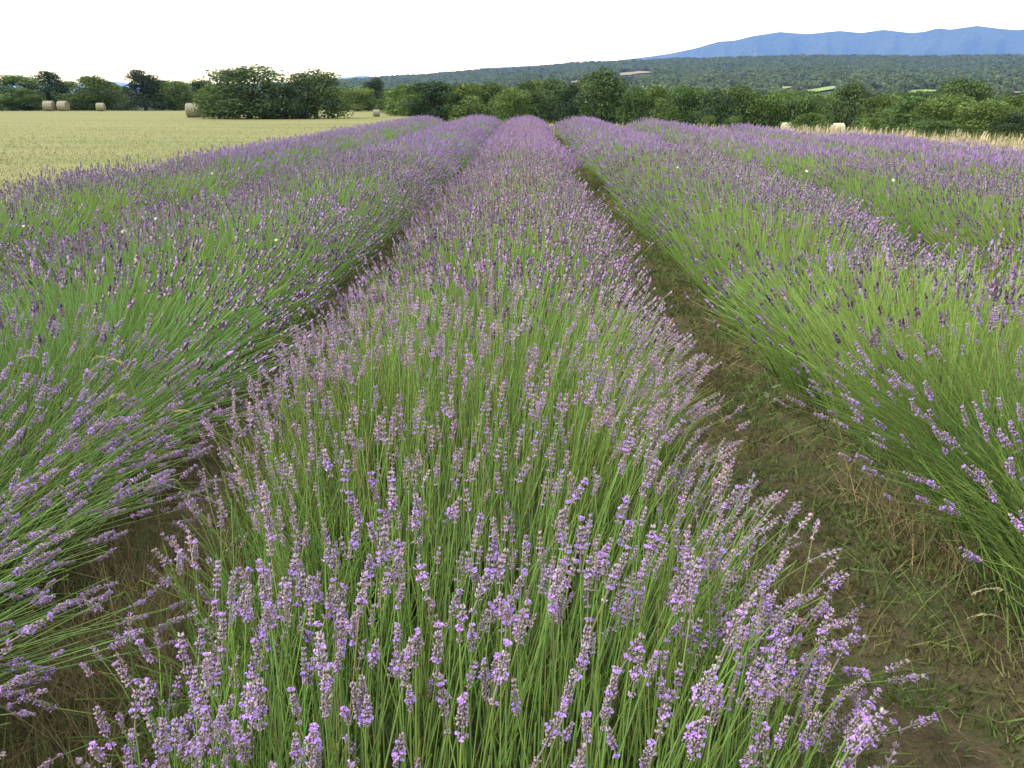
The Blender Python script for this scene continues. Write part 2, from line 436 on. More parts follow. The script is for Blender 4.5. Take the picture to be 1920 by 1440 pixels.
# middle, behind the far ends of the lavender rows
MID = [(765, 95, 160, 82, 'light', 'pale green tree where the meadow narrows to its right tip'),
 (815, 120, 155, 80, 'dark', 'broad dark tree beyond the far end of the leftmost lavender row'),
 (872, 100, 159, 78, 'light', 'light olive tree right of the broad dark tree'),
 (918, 90, 158, 84, 'round', 'green tree with a low crown behind the second row from the left'),
 (955, 80, 168, 72, 'light', 'low bright shrubby tree just left of the middle row\'s end'),
 (990, 75, 156, 84, 'tall', 'upright green tree straight behind the end of the middle row'),
 (1030, 80, 150, 88, 'tall', 'slender taller tree just right of the middle row\'s end'),
 (1075, 70, 162, 78, 'dark', 'dark narrow tree on the left flank of the big peaked tree'),
 (1132, 118, 137, 74, 'tall', 'big peaked tree standing highest above the right-hand row ends'),
 (1190, 70, 172, 66, 'round', 'low rounded tree on the right flank of the big peaked tree'),
 (1236, 92, 166, 70, 'light', 'olive green tree second to the right of the big peaked tree'),
 (1285, 92, 164, 74, 'round', 'round green tree above the start of the dry grass strip'),
 (1345, 90, 172, 66, 'dark', 'dark green tree behind two small bright shrubs'),
 (1395, 100, 164, 70, 'round', 'wide green tree left of the left pale bale'),
 (1450, 90, 174, 68, 'light', 'light green tree above the left pale bale'),
 (1515, 96, 178, 66, 'round', 'low green tree between the two pale bales'),
 (1600, 104, 160, 72, 'tall', 'large dark crowned tree above the right pale bale'),
 (1655, 96, 182, 60, 'light', 'bright green tree right of the right pale bale'),
 (1712, 104, 184, 56, 'round', 'green tree behind the tallest dry grass'),
 (1775, 118, 182, 52, 'light', 'yellow green leafy tree above the dry grass near the right edge'),
 (1815, 120, 152, 78, 'round', 'taller round tree rising behind the yellow green trees'),
 (1858, 124, 190, 46, 'light', 'bright leafy tree at the right end of the dry grass'),
 (1925, 130, 178, 47, 'light', 'bright green tree cut by the right edge of the view'),
 (1905, 90, 214, 40, 'dark', 'dark low bush at the right edge behind the dry grass')]
for a in MID: tree(*a)
tree(1330, 44, 218, 52, 'light', 'small bright shrub left of the two by the dry grass', name='shrub')
tree(1375, 40, 219, 52, 'light', 'small bright shrub right of the two by the dry grass', name='shrub')
tree(1518, 84, 214, 50, 'light', 'loose pale shrub between the two pale bales', name='shrub')
tree(1640, 60, 222, 46, 'light', 'loose pale shrub in the dry grass beside the right pale bale', name='shrub')
tree(1755, 100, 226, 38, 'round', 'low green shrub just behind the tall dry grass', name='shrub')
# the wood behind them
fill = [(-60, 150), (120, 154), (200, 155), (300, 157), (420, 158), (640, 166), (700, 170)]
FILL_L = ['tree of the back rank at the far left edge behind the meadow', 'tree of the back rank between the peaked tree and the broad one', 'tree of the back rank just left of the dark pine',
 'tree of the back rank just right of the dark pine', 'tree of the back rank showing over the bale and bush', 'tree of the back rank right behind the meadow bushes', 'tree of the back rank beside the small dark pine']
for (px, t), lb in zip(fill, FILL_L):
    kd = rt.choice(['round', 'dark', 'light', 'tall'])
    tree(px, 95, t, rt.uniform(132, 150), kd, {'round': 'mid green ', 'dark': 'dark green ', 'light': 'light green ', 'tall': 'deep green '}[kd] + lb, 'trees massed behind the meadow')
SHORT = ['the pale tree at the meadow tip', 'the broad dark tree', 'the light olive tree', 'the low-crowned green tree', 'the low bright shrubby tree', 'the upright tree at the middle row end',
 'the slender taller tree', 'the dark narrow tree', 'the big peaked tree', 'the low tree right of the peaked one', 'the second olive green tree', 'the round tree above the dry grass start',
 'the dark tree with two bright shrubs', 'the wide tree left of the bales', 'the light tree above the left pale bale', 'the low tree between the bales', 'the dark crowned tree above the right bale',
 'the bright tree right of the bales', 'the tree behind the tallest dry grass', 'the yellow green tree', 'the taller round tree', 'the bright tree at the dry grass end', 'the tree cut by the right edge', 'the dark low edge bush']
ADJ = {'round': 'mid green', 'dark': 'dark green', 'light': 'light green', 'tall': 'deep green'}
for i, a in enumerate(MID[:-1]):
    kd = rt.choice(['round', 'dark', 'light', 'round', 'tall', 'light'])
    top = float(np.interp(a[0], [720, 1000, 1200, 1500, 1950], [165, 163, 168, 174, 178]))
    tree(a[0] + rt.uniform(-8, 8), a[1] * rt.uniform(.7, 1.0), min(top, a[2] + 3) + rt.uniform(-3, 5), a[3] + rt.uniform(18, 40), kd, ADJ[kd] + ' wood tree behind ' + SHORT[i], 'trees of the wood past the lavender')
    b = MID[i + 1] if i + 2 < len(MID) else None
    if b:
        kd = rt.choice(['round', 'dark', 'light', 'round', 'tall', 'light'])
        tree((a[0] + b[0]) / 2, rt.uniform(60, 95), max(a[2], b[2]) + rt.uniform(-4, 6), (a[3] + b[3]) / 2 + rt.uniform(8, 20), kd, ADJ[kd] + ' tree filling the gap right of ' + SHORT[i], 'trees of the wood past the lavender')

# the wood that covers the hillside: one mass of crowns
def forest():
    src = bpy.data.collections.new('forest_crowns')
    for j in range(5):
        r = np.random.default_rng(500 + j)
        n = 70; d = r.normal(0, 1, (n, 3)); d[:, 2] = np.abs(d[:, 2]) * 1.1 - .15; d /= np.linalg.norm(d, axis=1, keepdims=True)
        P = d * r.uniform(.75, 1.05, n)[:, None] * np.array([1, 1, .9]) + np.array([0, 0, .55])
        V, F = leaf_quads(P, d, .55, r, .5)
        c = np.array([.090, .128, .055]) * r.uniform(.75, 1.3, n)[:, None]
        me = mesh_np('forest_crown', V, F, np.repeat(c, 4, 0)); me.materials.append(M_forest)
        src.objects.link(bpy.data.objects.new('forest_crown', me))
    r = np.random.default_rng(77); n = 52000
    az = r.uniform(az_of(350), az_of(2250), n); rr = np.sqrt(r.uniform(290 ** 2, 2230 ** 2, n))
    keep = np.ones(n, bool)
    for (ca, cr, ha, hd, _) in CLEAR:
        keep &= ~((((az - ca) / ha) ** 2 + ((rr - cr) / hd) ** 2) < 1)
        keep &= ~((np.abs(az - ca) < ha) & (rr < cr) & (rr > cr - hd - 170))      # low scrub only in front of a clearing
    az, rr = az[keep], rr[keep]; n = len(az)
    P = np.stack([rr * np.sin(az), rr * np.cos(az), hill_h(az, rr) - .5], 1)
    me = bpy.data.meshes.new('forest'); me.vertices.add(n); me.vertices.foreach_set('co', P.astype(np.float32).ravel())
    s = r.uniform(2.2, 5.8, n) * (1 + .6 * (fnoise(P[:, 0] * .02, P[:, 1] * .02, 8, 2) - .5))
    a = me.attributes.new('size', 'FLOAT', 'POINT'); a.data.foreach_set('value', s.astype(np.float32))
    a = me.attributes.new('turn', 'FLOAT', 'POINT'); a.data.foreach_set('value', r.uniform(0, 6.28, n).astype(np.float32))
    me.materials.append(M_forest)
    o = link('forest', me); tag(o, 'far-off green wood covering the whole hillside', 'forest', kind='stuff')
    ng = bpy.data.node_groups.new('forest_scatter', 'GeometryNodeTree')
    ng.interface.new_socket('Geometry', in_out='INPUT', socket_type='NodeSocketGeometry')
    ng.interface.new_socket('Geometry', in_out='OUTPUT', socket_type='NodeSocketGeometry')
    gi, go = ng.nodes.new('NodeGroupInput'), ng.nodes.new('NodeGroupOutput')
    ci = ng.nodes.new('GeometryNodeCollectionInfo'); ci.inputs[0].default_value = src; ci.inputs['Separate Children'].default_value = True; ci.inputs['Reset Children'].default_value = True
    ip = ng.nodes.new('GeometryNodeInstanceOnPoints'); ip.inputs['Pick Instance'].default_value = True
    na = ng.nodes.new('GeometryNodeInputNamedAttribute'); na.data_type = 'FLOAT'; na.inputs[0].default_value = 'size'
    nb = ng.nodes.new('GeometryNodeInputNamedAttribute'); nb.data_type = 'FLOAT'; nb.inputs[0].default_value = 'turn'
    cx = ng.nodes.new('ShaderNodeCombineXYZ')
    L = ng.links.new
    L(gi.outputs[0], ip.inputs['Points']); L(ci.outputs[0], ip.inputs['Instance'])
    L(na.outputs[0], ip.inputs['Scale']); L(nb.outputs[0], cx.inputs[2]); L(cx.outputs[0], ip.inputs['Rotation'])
    L(ip.outputs[0], go.inputs[0])
    md = o.modifiers.new('scatter', 'NODES'); md.node_group = ng
forest()

# ------------------------------------------------------------------ lavender
def rot_to(d, spin):
    """rotation matrices (n,3,3) taking +Z to each d, spun about it"""
    d = d / np.linalg.norm(d, axis=1, keepdims=True)
    up = np.where(np.abs(d[:, :1]) > .9, np.array([[0, 1., 0]]), np.array([[1., 0, 0]]))
    a = np.cross(up, d); a /= np.linalg.norm(a, axis=1, keepdims=True); b = np.cross(d, a)
    c, s = np.cos(spin)[:, None], np.sin(spin)[:, None]
    return np.stack([a * c + b * s, -a * s + b * c, d], 2)

C_CALYX = np.array([.405, .325, .425]); C_CALYX2 = np.array([.31, .24, .36]); C_PETAL = np.array([.43, .25, .74]); C_GREENISH = np.array([.28, .29, .16]); C_TIPW = np.array([.48, .40, .46])
def spike_template(seed, detail):
    """flower spike along +Z: whorls of small calyces with open violet florets; base at the origin"""
    r = np.random.default_rng(seed); V, F, C = [], [], []
    def add(v, f, c):
        o = len(V); V.extend(v); F.extend([(a + o, b + o, d + o) for a, b, d in f]); C.extend(c)
    nw = int(r.integers(6, 9)) if detail == 2 else int(r.integers(5, 6))
    m = 8 if detail == 2 else 4
    L = r.uniform(.048, .082); zs = np.linspace(0.002, L, nw)
    zs = zs + r.normal(0, .0012, nw)
    if r.random() < .35: zs[0] -= r.uniform(.010, .022)
    open_w = r.integers(0, nw, size=2)
    # the thin core
    k = 4
    core = [(0.0017 * math.cos(q), 0.0017 * math.sin(q), z) for z in (min(zs[0], 0) - .001, L * .95) for q in np.linspace(0, 6.28, k, endpoint=False)]
    cf = []
    for i in range(k): cf += [(i, (i + 1) % k, k + (i + 1) % k), (i, k + (i + 1) % k, k + i)]
    add(core, cf, [C_CALYX2 * .45 + C_GREENISH * .4] * len(core))
    for w, z in enumerate(zs):
        u = w / (nw - 1)
        rad = .0083 * (0.78 + .35 * math.sin(math.pi * min(1, u * 1.15)) - .42 * max(0, u - .55))
        rad *= r.uniform(.88, 1.15)
        for j in range(m):
            q = 6.283 * (j + .5 * (w % 2)) / m + r.normal(0, .18); rr = rad * r.uniform(.8, 1.15)
            dr = np.array([math.cos(q), math.sin(q), 0]); up = r.uniform(.0035, .009) + .004 * u
            b = dr * .002 + np.array([0, 0, z]); t = dr * rr + np.array([0, 0, z + up])
            ax = t - b; ln = np.linalg.norm(ax); ax /= ln
            s1 = np.cross(ax, [0, 0, 1.]); s1 /= np.linalg.norm(s1) + 1e-9; s2 = np.cross(ax, s1)
            fat = r.uniform(.0019, .0027) * (1.4 if detail < 2 else 1.0)
            mid = b + ax * ln * .68
            ring = [mid + fat * (s1 * math.cos(x) + s2 * math.sin(x)) for x in (0.5, 2.6, 4.7)]
            ct = C_CALYX * (1 - .0) if r.random() < .6 else C_CALYX2
            ct = ct * r.uniform(.75, 1.3)
            if r.random() < .10: ct = C_GREENISH * r.uniform(.8, 1.2)
            tipc = C_TIPW * r.uniform(.7, 1.1) if r.random() < .25 else ct * 1.1
            add([b] + ring + [t], [(0, 1, 2), (0, 2, 3), (0, 3, 1), (4, 2, 1), (4, 3, 2), (4, 1, 3)] if detail == 2 else [(0, 1, 2), (0, 3, 1), (4, 2, 1), (4, 1, 3)],
                [C_GREENISH * .5 + ct * .5] + [ct] * 3 + [tipc])
            if r.random() < (.62 if w in open_w else .05):
                pc = C_PETAL * r.uniform(.75, 1.25)
                for kk in range(4 if detail == 2 else 2):
                    x = 6.283 * kk / (4 if detail == 2 else 2) + r.uniform(0, 1)
                    o1 = s1 * math.cos(x) + s2 * math.sin(x); o2 = np.cross(ax, o1)
                    s = r.uniform(.0028, .0043) * (1.3 if detail < 2 else 1)
                    add([t - ax * .001, t + o1 * s * .8 + o2 * s * .5 + ax * s * .45, t + o1 * s * 1.2 + ax * s * .3, t + o1 * s * .8 - o2 * s * .5 + ax * s * .45],
                        [(0, 1, 2), (0, 2, 3)], [pc * .9, pc, pc * 1.1, pc])
    return np.array(V), np.array(F), np.clip(np.array(C), 0, .95)

def spike_mid(seed):
    """a few knobbly rings: enough from some metres away"""
    r = np.random.default_rng(seed); V, C, F = [], [], []
    zs = [0, .012, .025, .044, .066]; rd = [.003, .0108, .0072, .0098, .0012]; k = 3
    for i, (z, q) in enumerate(zip(zs, rd)):
        for j in range(k):
            a = 6.283 * j / k + i * .9 + r.normal(0, .2); q2 = q * r.uniform(.75, 1.3)
            V.append((q2 * math.cos(a), q2 * math.sin(a), z + r.normal(0, .002)))
            c = C_PETAL if r.random() < .12 else (C_CALYX if r.random() < .65 else C_CALYX2)
            C.append(c * r.uniform(.92, 1.2))
    for i in range(len(zs) - 1):
        for j in range(k):
            a, b = i * k + j, i * k + (j + 1) % k
            F += [(a, b, b + k), (a, b + k, a + k)]
    return np.array(V), np.array(F), np.array(C)
def spike_far(seed):
    r = np.random.default_rng(seed); V, C, F = [], [], []
    for q in (0, 1.57):
        o = len(V); c, s = math.cos(q), math.sin(q); w = .0125
        V += [(-w * .5 * c, -w * .5 * s, 0), (w * c, w * s, .022), (0, 0, .066), (-w * c, -w * s, .03)]
        F += [(o, o + 1, o + 2), (o, o + 2, o + 3)]
        for k in range(4):
            cc = C_PETAL if r.random() < .12 else (C_CALYX if r.random() < .65 else C_CALYX2)
            C.append(cc * r.uniform(.72, 1.05))
    return np.array(V), np.array(F), np.array(C)
T_OBJ = [spike_template(900 + k, 2) for k in range(14)]
T_NEAR = [spike_template(1000 + k, 1) for k in range(12)]
T_MID = [spike_mid(1100 + k) for k in range(8)]
T_FAR = [spike_far(1200 + k) for k in range(6)]
OBJ_MESH = []
for v, f, c in T_OBJ:
    me = mesh_np('flower_spike', v, f, c); me.materials.append(M_spike_o); OBJ_MESH.append(me)

class Acc:
    def __init__(s): s.V, s.F, s.C, s.n = [], [], [], 0
    def add(s, v, f, c):
        s.V.append(v.reshape(-1, 3)); s.F.append(f + s.n); s.C.append(c.reshape(-1, 3)); s.n += len(s.V[-1])
    def mesh(s, name): return mesh_np(name, np.concatenate(s.V), np.concatenate(s.F), np.clip(np.concatenate(s.C), 0, .95))

def bake(acc, temps, P, D, spin, sc, tint, r):
    which = r.integers(0, len(temps), len(P)); M = rot_to(D, spin)
    for k, (v, f, c) in enumerate(temps):
        ix = np.where(which == k)[0]
        if not len(ix): continue
        W_ = np.einsum('nij,vj->nvi', M[ix], v) * sc[ix][:, None, None] + P[ix][:, None, :]
        F_ = (f[None] + (np.arange(len(ix)) * len(v))[:, None, None]).reshape(-1, 3)
        acc.add(W_, F_, c[None] * tint[ix][:, None, :])

def bezier(B, Cn, T, t): return (1 - t) ** 2 * B + 2 * t * (1 - t) * Cn + t * t * T
def stems_tube(acc, B, Cn, T, rad, col, r, rings=5, sides=3):
    n = len(B)
    if not n: return
    ts = np.linspace(0, 1, rings); V = []
    d = T - B; d /= np.linalg.norm(d, axis=1, keepdims=True)
    a = np.cross(d, np.array([[.2, 1., .1]])); a /= np.linalg.norm(a, axis=1, keepdims=True); b = np.cross(d, a)
    for t in ts:
        p = bezier(B, Cn, T, t)
        for k in range(sides):
            q = 6.283 * k / sides
            V.append(p + (a * math.cos(q) + b * math.sin(q)) * (rad * (1.25 - .45 * t))[:, None])
    V = np.stack(V, 1); f = []
    for i in range(rings - 1):
        for k in range(sides):
            x, y = i * sides + k, i * sides + (k + 1) % sides
            f += [(x, y, y + sides), (x, y + sides, x + sides)]
    f = np.array(f); F = (f[None] + (np.arange(n) * rings * sides)[:, None, None]).reshape(-1, 3)
    acc.add(V, F, np.repeat(col[:, None, :], rings * sides, 1))
def ribbons(acc, B, Cn, T, w, col, r, segs=2, tip=1.0, tcol=None):
    """flat narrow blades along a bent line, turned at random; tip = width left at the end"""
    n = len(B)
    if not n: return
    d = T - B; q = r.normal(0, 1, (n, 3)); a = np.cross(d, q); a /= np.linalg.norm(a, axis=1, keepdims=True) + 1e-9
    V, C = [], []
    for t in np.linspace(0, 1, segs + 1):
        p = bezier(B, Cn, T, t); ww = (w * (1 - (1 - tip) * t))[:, None] * .5
        V += [p - a * ww, p + a * ww]; cc = col if tcol is None else col * (1 - t) + tcol * t; C += [cc, cc]
    V = np.stack(V, 1); C = np.stack(C, 1); f = []
    for i in range(segs): f += [(2 * i, 2 * i + 1, 2 * i + 3), (2 * i, 2 * i + 3, 2 * i + 2)]
    F = (np.array(f)[None] + (np.arange(n) * 2 * (segs + 1))[:, None, None]).reshape(-1, 3)
    acc.add(V, F, C)

def in_view(P, m=1.06):
    p, w = R(PITCH), R(YAW)
    q = P - np.array([0, 0, CAM_H])
    x = q[:, 0] * math.cos(w) + q[:, 1] * math.sin(w); f0 = -q[:, 0] * math.sin(w) + q[:, 1] * math.cos(w)
    f = f0 * math.cos(p) - q[:, 2] * math.sin(p); u = f0 * math.sin(p) + q[:, 2] * math.cos(p)
    return (f > .2) & (np.abs(x) < m * 960 / LENS_F * f) & (np.abs(u) < m * 720 / LENS_F * f), f

ROWS = {  # row: (y start, half width, top height, flower tint, flank flower share (left, right), label)
 -2: (-2.0, .80, .72, (.96, .96, 1.0), (.8, .42), 'lavender row at the left edge of the field, bordering the mown meadow'),
 -1: (-1.5, .96, .76, (.96, .96, 1.0), (.9, .95), 'lavender row first left of the middle one, flank leaning over a shaded path'),
 0: (1.0, .78, .71, (1.03, .99, 1.0), (.95, .95), 'middle lavender row running from the bottom of the view straight to the horizon'),
 1: (-1.0, .88, .78, (.97, .96, .99), (.42, .9), 'lavender row first right of the middle one, with a tall bare green flank'),
 2: (-2.0, .82, .75, (.97, .96, .99), (.36, .8), 'lavender row second right of the middle one, with broad green gaps'),
 3: (-2.0, .82, .71, (.97, .96, .99), (.45, .8), 'lavender row third right of the middle one, mostly purple with few gaps'),
 4: (-2.0, .80, .60, (.97, .96, .99), (.55, .8), 'lavender row at the right edge of the field, bordering the dry grass'),
}
def lavender_row(k):
    ys, HW, HT, ftint, flank, label = ROWS[k]
    r = np.random.default_rng(40 + k)
    x0 = ROW_X0 + SPACING * k + {-1: .20, 1: -.10}.get(k, 0)
    root = empty('lavender_row', (x0, 0, 0)); tag(root, label, 'lavender', 'rows of lavender')
    yend = float(far_edge(x0))
    near_s, far_s = Acc(), Acc(); flo = Acc(); leafA = Acc()
    singles = []
    y = max(ys, (abs(x0) - 1.0) / .62 - 3.5)        # nothing of the row shows before this
    while y < yend:
        dist = math.hypot(x0, max(y, .3))
        bs = r.uniform(.88, 1.10); bl = r.uniform(.62, .85) if dist < 14 else r.uniform(.9, 1.3)
        bx = x0 + r.normal(0, .05) + (.12 if k == -1 and y < 2.6 else 0); by = y
        fl_b = np.clip(r.normal(.92, .12), .45, 1.0)
        if r.random() < .10: fl_b = .55
        if dist > 13: bs = 1 + (bs - 1) * .35
        if k == 1 and 4.9 < y < 5.5: bs *= .78
        hue = r.normal(0, .03)
        lod = 0 if dist < 3.7 else (1 if dist < 13 else 2)
        dens = (1900, 1500, 820)[lod]
        if k == 0 and y < 2.2: dens = 2300
        if abs(k) >= 1 and y < 0.4: dens = 420; lod = 1
        n = int(dens * bl)
        u = r.uniform(-1, 1, n)
        ex = r.random(n) < .30; u = np.where(ex, np.sign(u) * r.uniform(.62, 1.06, n), u)
        v = r.uniform(-1, 1, n)
        green = r.random(n) < ((.56, .34, .24)[lod] if k == 0 else (.50, .24, .22)[lod])
        if k == 0 and lod == 0: green = r.random(n) < (.60 if y < 1.9 else (.54 if y < 3.2 else .48))
        ln = np.where(green, r.uniform(.5, .92, n), r.uniform(.88, 1.08, n))
        front = (k == 0 and y < ys + .5)
        vy = v * (bl * .5 + .16)
        if front: vy = np.where(v < 0, v * .42, vy)
        zt = HT * bs * (1 - (.44 if k == -1 else .36) * np.abs(u) ** 2.8 - .07 * v * v) * ln + r.normal(0, .03, n)
        if front: zt *= np.where(v < 0, 1 - .25 * v * v, 1)
        if front: u = u * .86 + .20
        wide = HW * r.uniform(.88, 1.07) * ((1.05 if y < 4.5 else .90) if k == -1 else 1.0)
        T = np.stack([bx + u * wide * (.35 + .65 * ln) + r.normal(0, .035, n) + .03, by + vy + r.normal(0, .04, n), np.maximum(zt, .06)], 1)
        B = np.stack([bx + u * (.60 if k == 0 else (.46 if k == -1 else .42)) + r.normal(0, .06, n), by + v * bl * .42 + r.normal(0, .05, n), r.uniform(.0, .10, n)], 1)
        Cn = B + (T - B) * .5 + np.stack([-(T - B)[:, 0] * .13 + r.normal(0, .022, n), r.normal(0, .022, n), .05 + .07 * np.abs(u)], 1)
        fl = np.minimum(1, np.array(flank) + (.10 if k > -2 else 0) * float(sstep(6, 16, y)))
        side = np.where(u < 0, fl[0], fl[1]); au = np.abs(u)
        pf = fl_b * (1 + (side - 1) * sstep(.10, .60, au))
        patch = fnoise(T[:, 0] * 1.1 + 31, T[:, 1] * 1.1, 21 + k, 2)
        pf = pf * (1 - .45 * sstep(.56, .72, patch))
        flower = (~green) & (r.random(n) < pf)
        tang = T - Cn; tang /= np.linalg.norm(tang, axis=1, keepdims=True)
        tang = tang + np.array([.09, .0, .30 + .25 * (lod > 0)]) + r.normal(0, .13, (n, 3)); tang /= np.linalg.norm(tang, axis=1, keepdims=True)
        val = r.uniform(.7, 1.25, n) * (1 + hue)
        sc_ = np.stack([.228 + hue * .3 + r.normal(0, .02, n), .350 + r.normal(0, .018, n), .096 + r.normal(0, .010, n)], 1) * val[:, None]
        if k < 0: sc_ = sc_ * np.array([.84, .90, .98])  # left rows' stems darker and bluer: the shade on them put into the colour
        dry = r.random(n) < .02; sc_[dry] = np.array([.30, .25, .13])
        sc_ = np.clip(sc_, .01, .6)
        if lod == 0:
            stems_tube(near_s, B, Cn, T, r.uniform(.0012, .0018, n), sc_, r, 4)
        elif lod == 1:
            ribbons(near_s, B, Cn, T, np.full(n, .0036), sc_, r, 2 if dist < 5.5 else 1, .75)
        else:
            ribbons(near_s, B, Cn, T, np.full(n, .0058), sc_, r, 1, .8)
        ix = np.where(flower)[0]; m = len(ix)
        tint = np.array(ftint) * r.uniform(.78, 1.2, m)[:, None] * np.stack([1 + r.normal(0, .05, m), np.ones(m), 1 + r.normal(0, .05, m)], 1)
        size = r.uniform(.52, .95, m) * (1.0, 1.03, 1.35)[lod]
        spin = r.uniform(0, 6.28, m); P, Dv = T[ix], tang[ix]
        if lod == 0: singles.append((P, Dv, spin, size, tint))
        else: bake(flo, T_MID if lod == 1 else T_FAR, P, Dv, spin, size, tint, r)
        # grey-green leafy base of the plant
        nb = int((420, 200, 60)[lod] * bl) * (3 if k == 0 and y < 2.2 else 1)
        bu = r.uniform(-1, 1, nb); h = r.uniform(.05, .40, nb) * (1 - .35 * bu * bu)
        Bb = np.stack([bx + bu * .50 + r.normal(0, .05, nb), by + r.uniform(-.55, .55, nb) * bl, h * .5], 1)
        Tb = Bb + np.stack([bu * .12 + r.normal(0, .05, nb), r.normal(0, .06, nb), h * .5 + .04], 1)
        lc = np.array([.085, .13, .055]) * r.uniform(.6, 1.3, nb)[:, None]
        ribbons(leafA, Bb, (Bb + Tb) / 2, Tb, np.full(nb, (.006, .012, .035)[lod]), lc, r, 1, .3)
        y += bl
    # choose the spikes that show largest, as single parts
    if singles:
        P = np.concatenate([s[0] for s in singles]); Dv = np.concatenate([s[1] for s in singles]); spin = np.concatenate([s[2] for s in singles])
        size = np.concatenate([s[3] for s in singles]); tint = np.concatenate([s[4] for s in singles])
        vis, dep = in_view(P, 1.02)
        order = np.argsort(np.where(vis, dep / size, 1e9))
        nsel = min(300, int(vis.sum())); sel = order[:nsel] if k in (-1, 0, 1) else order[:0]
        M = rot_to(Dv, spin)
        from mathutils import Matrix
        for i in sel:
            o = bpy.data.objects.new('flower_spike', OBJ_MESH[int(r.integers(len(OBJ_MESH)))]); COL.objects.link(o); o.parent = root
            mm = Matrix([[*(M[i][a] * size[i]), P[i][a] - (x0 if a == 0 else 0)] for a in range(3)] + [[0, 0, 0, 1]])
            o.matrix_basis = mm
        rest = np.setdiff1d(np.arange(len(P)), sel)
        bake(flo, T_NEAR, P[rest], Dv[rest], spin[rest], size[rest] * 1.03, tint[rest], r)
    off = (-x0, 0, 0)
    for nm, acc, mt in (('stems', near_s, M_stem), ('flower_spikes', flo, M_spike), ('leafy_base', leafA, M_stem)):
        o = link(nm, acc.mesh(nm), mt, root, off); o['kind'] = 'stuff'
    # woody core along the row (keeps the inside of the row dense)
    yy = np.arange(ys + (1.2 if k == 0 else .1), yend, .3); prof = [(-.42, .0), (-.34, .14), (-.16, .24), (.12, .25), (.34, .14), (.42, .0)]
    V = []
    for q in yy:
        s = .8 + .4 * vnoise(np.array([q * 1.3]), np.array([k * 9.1]))[0]
        for a, b in prof: V.append((a * s, q, b * s * (1 if q < 14 else 1.5)))
    V = np.array(V); m = len(prof); i = np.arange((len(yy) - 1) * (m - 1)); a = (i // (m - 1)) * m + i % (m - 1)
    me = mesh_np('woody_core', V, np.stack([a, a + m, a + m + 1, a + 1], 1), np.tile(np.array([.045, .065, .028]), (len(V), 1)) * rng.uniform(.7, 1.3, (len(V), 1)), smooth=True)
    link('woody_core', me, M_stem, root)
for k in ROWS: lavender_row(k)

# ------------------------------------------------------------------ ground cover
def scatter_field(name, P, hmin, hmax, w, cfun, lean, mat, label, cat, seed, segs=1, parent=None, tip=.15):
    r = np.random.default_rng(seed); n = len(P); h = r.uniform(hmin, hmax, n)
    q = r.uniform(0, 6.28, n); l = np.abs(r.normal(0, lean, n))
    T = P + np.stack([np.cos(q) * l * h, np.sin(q) * l * h, h], 1)
    Cn = P + (T - P) * .5 + np.stack([-np.cos(q) * l * h * .2, -np.sin(q) * l * h * .2, h * .12], 1)
    acc = Acc(); ribbons(acc, P, Cn, T, w if np.ndim(w) else np.full(n, w), cfun(P, r), r, segs, tip)
    o = link(name, acc.mesh(name), mat); tag(o, label, cat, kind='stuff'); return o

# path: moss tufts, short grass and dry straw
def path_pts(n, r, half, ymax, pw=1.9):
    k = r.choice([-2, -1, 0, 1, 2, 3], n, p=[.05, .37, .44, .06, .04, .04]); xc = ROW_X0 + SPACING * (k + .5)
    y = ymax * r.random(n) ** pw + .7
    return np.stack([xc + r.uniform(-half, half, n), y, np.full(n, .006)], 1)
def path_col(P, r):
    f = fnoise(P[:, 0] * 2.2, P[:, 1] * 2.2, 31, 3)[:, None]; j = r.uniform(.6, 1.4, len(P))[:, None]
    a, b = np.array([.11, .16, .048]), np.array([.18, .165, .075])
    g_ = np.clip((f - .40) / .22, 0, 1); c = a * (1 - g_) + b * g_
    return c * j
r = np.random.default_rng(61)
P = path_pts(190000, r, .62, 36); f = fnoise(P[:, 0] * 1.9, P[:, 1] * 1.9, 33, 3); far_ = P[:, 1] > 9
P = P[(r.random(len(P)) < np.clip(1.35 - 5 * (f - .46), .25, 1)) | (far_ & (r.random(len(P)) < .5))]
scatter_field('path_grass', P, .014, .05, .0046 + .0011 * P[:, 1], path_col, 1.2, M_blade, 'short mossy grass growing on the paths between the lavender rows', 'grass', 62)
P = path_pts(42000, r, .68, 12, 1.6); f = fnoise(P[:, 0] * 1.9, P[:, 1] * 1.9, 33, 3); P = P[r.random(len(P)) < np.clip(.35 + 5 * (f - .44), .25, 1)]
scatter_field('dry_straw', P, .006, .022, .0026 + .0006 * P[:, 1], lambda P, r: np.array([.33, .26, .18]) * r.uniform(.35, 1.35, len(P))[:, None], 3.6, M_blade,
              'dry brown straw lying on the paths between the lavender rows', 'straw', 63, 1)
# withered grass at the near left corner of the middle row, and a few dry tussocks along the right path
n = 2600; P = np.stack([r.normal(-1.02, .20, n), r.normal(1.95, .40, n), np.full(n, .004)], 1)
n2 = 900; P2 = np.stack([r.normal(1.42, .10, n2), r.normal(2.75, .22, n2), np.full(n2, .004)], 1)
P = np.concatenate([P, P2])
scatter_field('withered_grass', P, .05, .26, .0032, lambda P, r: np.where(r.random(len(P))[:, None] < .7, np.array([.30, .24, .14]), np.array([.17, .20, .08])) * r.uniform(.5, 1.3, len(P))[:, None], .8, M_blade,
              'withered straw-coloured grass beside the near end of the middle row', 'grass', 65, 2)
P = path_pts(3600, r, .66, 14)
f = fnoise(P[:, 0] * 1.4, P[:, 1] * 1.4, 35, 2); P = P[f > .5]
scatter_field('long_grass', P, .08, .24, .004 + .0006 * P[:, 1], lambda P, r: np.array([.13, .17, .055]) * r.uniform(.6, 1.3, len(P))[:, None], .9, M_blade,
              'thin green grass blades growing along the path edges', 'grass', 64, 3)

